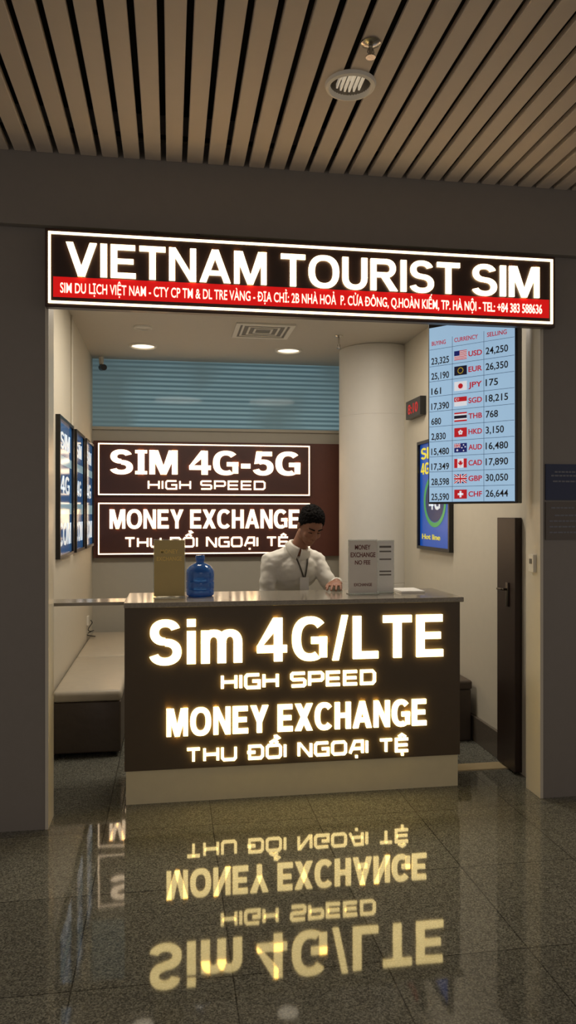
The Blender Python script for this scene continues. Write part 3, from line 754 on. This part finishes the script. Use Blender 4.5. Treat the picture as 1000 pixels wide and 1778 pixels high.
g.ell(hp(0, -.008, .032), HR(.075, .094, .086), HA); g.ell(hp(0, .024, -.03), HR(.062, .066, .074), HA)
g.ell(hp(0, .045, -.088), HR(.036, .036, .026), HA); g.ell(hp(0, .068, -.098), HR(.018, .016, .015), HA)
for q in (-1, 1):
    g.ell(hp(q*.036, .058, -.028), HR(.024, .026, .026), HA); g.ell(hp(q*.05, .0, -.065), HR(.016, .04, .026), HA)
    g.cap(hp(q*.006, .088, .024), hp(q*.045, .072, .026), .010, .008)
    g.ell(hp(q*.031, .076, .004), HR(.014, .009, .008), HA)
    g.ell(hp(q*.013, .098, -.034), HR(.008, .010, .007), HA)
    g.ell(hp(q*.078, -.012, -.008), HR(.007, .020, .032), HA); g.ell(hp(q*.080, -.006, -.026), HR(.006, .010, .012), HA)
g.cap(hp(0, .088, .014), hp(0, .108, -.028), .008, .013); g.ell(hp(0, .088, -.056), HR(.024, .010, .0065), HA); g.ell(hp(0, .085, -.068), HR(.020, .010, .007), HA)
def hand(w, d_, lat, up, lift, drops):
    ax = (d_, lat, up)
    g.ell(w+d_*.045, (.052, .040, .015), ax); g.cap(w-d_*.02, w+d_*.02, .025, .026)
    for k, L in enumerate((.070, .080, .074, .058)):
        o_ = (k-1.5)*.0205
        a = w+d_*.080+lat*o_+up*lift; b = a+d_*L*.5+lat*o_*.2+up*drops[0]; c = b+d_*L*.32+lat*o_*.1+up*drops[1]; e = c+d_*L*.20+up*drops[2]
        g.cap(w+d_*.05+lat*o_*.9, a, .010, .0095, 12); g.cap(a, b, .0095, .0085, 12); g.cap(b, c, .0085, .008, 12); g.cap(c, e, .008, .007, 12)
    a = w+d_*.022-lat*.028; b = a+d_*.032-lat*.022-up*.012; c = b+d_*.028-lat*.002-up*.010
    g.cap(a, b, .013, .011, 12); g.cap(b, c, .011, .009, 12)
dL = (V3((.945, 4.30, 1.078))-Lwr).normalized(); latL = V3((dL.y, -dL.x, 0)).normalized()*-1; upL = V3((0, 0, 1))
hand(Lwr, dL, latL, upL, -.006, (.002, -.012, -.008))
dR = (Rwr-Rel).normalized(); latR = V3((-.35, -.85, .2)); latR = (latR-dR*latR.dot(dR)).normalized(); upR = dR.cross(latR).normalized()
hand(Rwr, dR, latR*-1, upR*(1 if upR.x < 0 else -1), -.002, (-.008, -.014, -.014))
for h_, k_, a_ in zip(hips, knees, ank):
    g.cap(h_, k_, .075, .05); g.cap(k_, a_, .05, .036); g.cap(a_+V3((0, .02, -.03)), a_+V3((.03, -.14, -.05)), .033, .025)
remeshed(g, 'body', 'skin', .0052, 3)
g = Geo(); torso(g, .009); arms(g, .010, .03)
shirt = remeshed(g, 'shirt', 'shirt', .007, 4)
for v in shirt.data.vertices:
    p = v.co
    n_ = noise.noise(V3((p.x*11, p.y*11, p.z*20)))*.007+noise.noise(V3((p.x*22+p.z*18, p.y*22, p.z*34-p.x*14)))*.0045
    v.co = p+v.normal*n_
g = Geo()
for h_, k_, a_ in zip(hips, knees, ank): g.cap(h_, k_, .090, .066); g.cap(k_, a_+V3((0, 0, .0)), .066, .052)
g.ell(pel+V3((0, 0, -.03)), (.172, .128, .09))
remeshed(g, 'trousers', 'trouser', .009, 4)
for a_ in ank:
    g = Geo(); g.cap(a_+V3((0, .03, -.038)), a_+V3((.035, -.16, -.05)), .044, .035); g.ell(a_+V3((0, 0, -.02)), (.045, .05, .05))
    for v in g.v: v.z = max(v.z, 0.0)
    g.obj('shoe', 'shoe', parent=PE, smooth=True)
bm = bmesh.new(); bmesh.ops.create_icosphere(bm, subdivisions=6, radius=1)
rm = []
for v in bm.verts:
    q = V3((v.co.x*.0775, -.010+v.co.y*.097, .034+v.co.z*.091))
    b_, c_ = q.y, q.z
    cm = -.050 if b_ < -.05 else (-.050+(b_+.05)/.05*.040 if b_ < 0 else (-.010+b_/.05*.060 if b_ < .05 else .050+(b_-.05)/.04*.034))
    cm += noise.noise(V3((q.x*120, q.y*120, 3)))*.009
    if c_ < cm: rm.append(v); continue
    n_ = noise.noise(q*80)*.005+noise.noise(q*260)*.003
    lift = .009*max(0, min(1, (c_-.05)/.04))
    q = q*(1+(n_+lift)/.09); v.co = hp(q.x, q.y, q.z)
bmesh.ops.delete(bm, geom=rm, context='VERTS')
ret = bmesh.ops.solidify(bm, geom=bm.faces[:], thickness=.004)
g = Geo(); g.bm(bm); g.obj('hair', 'hair', parent=PE, smooth=True)
for q in (-1, 1):
    g = Geo(); g.cap(hp(q*.016, .0965, .028), hp(q*.048, .080, .030), .004, .003); g.obj('eyebrow', 'hair', parent=PE, smooth=True)
    g = Geo(); g.cap(hp(q*.022, .0855, .000), hp(q*.042, .079, .000), .0024, .002); g.obj('eyelash', 'hair', parent=PE, smooth=True)
nd = (hp(0, -.03, -.06)-neck).normalized(); q = Z3.rotation_difference(nd)
for sd in (-1, 1):
    g = Geo(); vs = []; fs = []; n = 14
    for i in range(n+1):
        a = math.pi/2-sd*(math.pi-.10)*i/n; pt = .030*max(0, (i/n-.65)/.35)
        for r, z in ((.058, .036), (.071, .031), (.086+pt*.5, .0-pt)):
            vs.append(neck+q@V3((math.cos(a)*r*1.02, math.sin(a)*r, z+.012)))
    for i in range(n):
        for k in range(2):
            fs.append((i*3+k, (i+1)*3+k, (i+1)*3+k+1, i*3+k+1))
    g.add(vs, fs); co = g.obj('collar', 'shirt', parent=PE, smooth=True); md = co.modifiers.new('s', 'SOLIDIFY'); md.thickness = .003
bvh = BVHTree.FromPolygons([v.co+PE.location for v in shirt.data.vertices], [tuple(p.vertices) for p in shirt.data.polygons])
def onshirt(x, z):
    h = bvh.ray_cast(V3((x, 4.0, z)), V3((0, 1, 0)))
    return (h[0]+V3((0, -.005, 0))) if h[0] else V3((x, 4.66, z))
for xa, za, xb, zb in ((.765, 1.275, .832, 1.10), (.866, 1.265, .842, 1.10)):
    L = []
    for i in range(15):
        t = i/14; x_ = xa+(xb-xa)*t; z_ = za+(zb-za)*t; L.append((onshirt(x_-.005, z_), onshirt(x_+.005, z_)))
    g = Geo(); vs = [p for ab in L for p in ab]; fs = [(2*i, 2*i+1, 2*i+3, 2*i+2) for i in range(14)]; g.add(vs, fs)
    lo = g.obj('lanyard', 'lanyard', parent=PE); md = lo.modifiers.new('s', 'SOLIDIFY'); md.thickness = .002
y_ = min(onshirt(.837, 1.10).y, onshirt(.837, 1.03).y)-.004
Geo().box(.808, .866, y_-.003, y_, 1.02, 1.10, b=.001).obj('badge', 'whitepaper', parent=PE)

# ------------------------------------------------------------------ lights
def area(name, loc, size, power, col, rot=(0, 0, 0), shape='DISK', sy=None):
    l = bpy.data.lights.new(name, 'AREA'); l.shape = shape; l.size = size; l.energy = power; l.color = col
    if sy: l.size_y = sy
    o_ = bpy.data.objects.new(name, l); o_.location = loc; o_.rotation_euler = rot; COL.objects.link(o_)
W1 = (1, .90, .76)
area('shop_lamp', (.1, 4.9, 2.955), .6, 20, W1)
area('shop_lamp', (1.3, 4.9, 2.955), .6, 22, W1)
area('corridor_fill', (.6, -2.5, 3.15), 2.5, 38, (1, .90, .80), shape='SQUARE')  # unseen fill light added behind the camera, standing for corridor lighting
w = bpy.data.worlds.new('world'); scene.world = w; w.use_nodes = True
w.node_tree.nodes['Background'].inputs[0].default_value = (1, .88, .78, 1)
w.node_tree.nodes['Background'].inputs[1].default_value = .38

cam = bpy.data.cameras.new('camera'); cam.sensor_fit = 'VERTICAL'; cam.sensor_height = 36; cam.lens = 1300/1778*36
cam.shift_y = .0022; cam.clip_start = .05
co = bpy.data.objects.new('camera', cam); co.location = (0, 0, 1.5); co.rotation_euler = (math.radians(90), 0, math.radians(-8.9)); COL.objects.link(co)
scene.camera = co
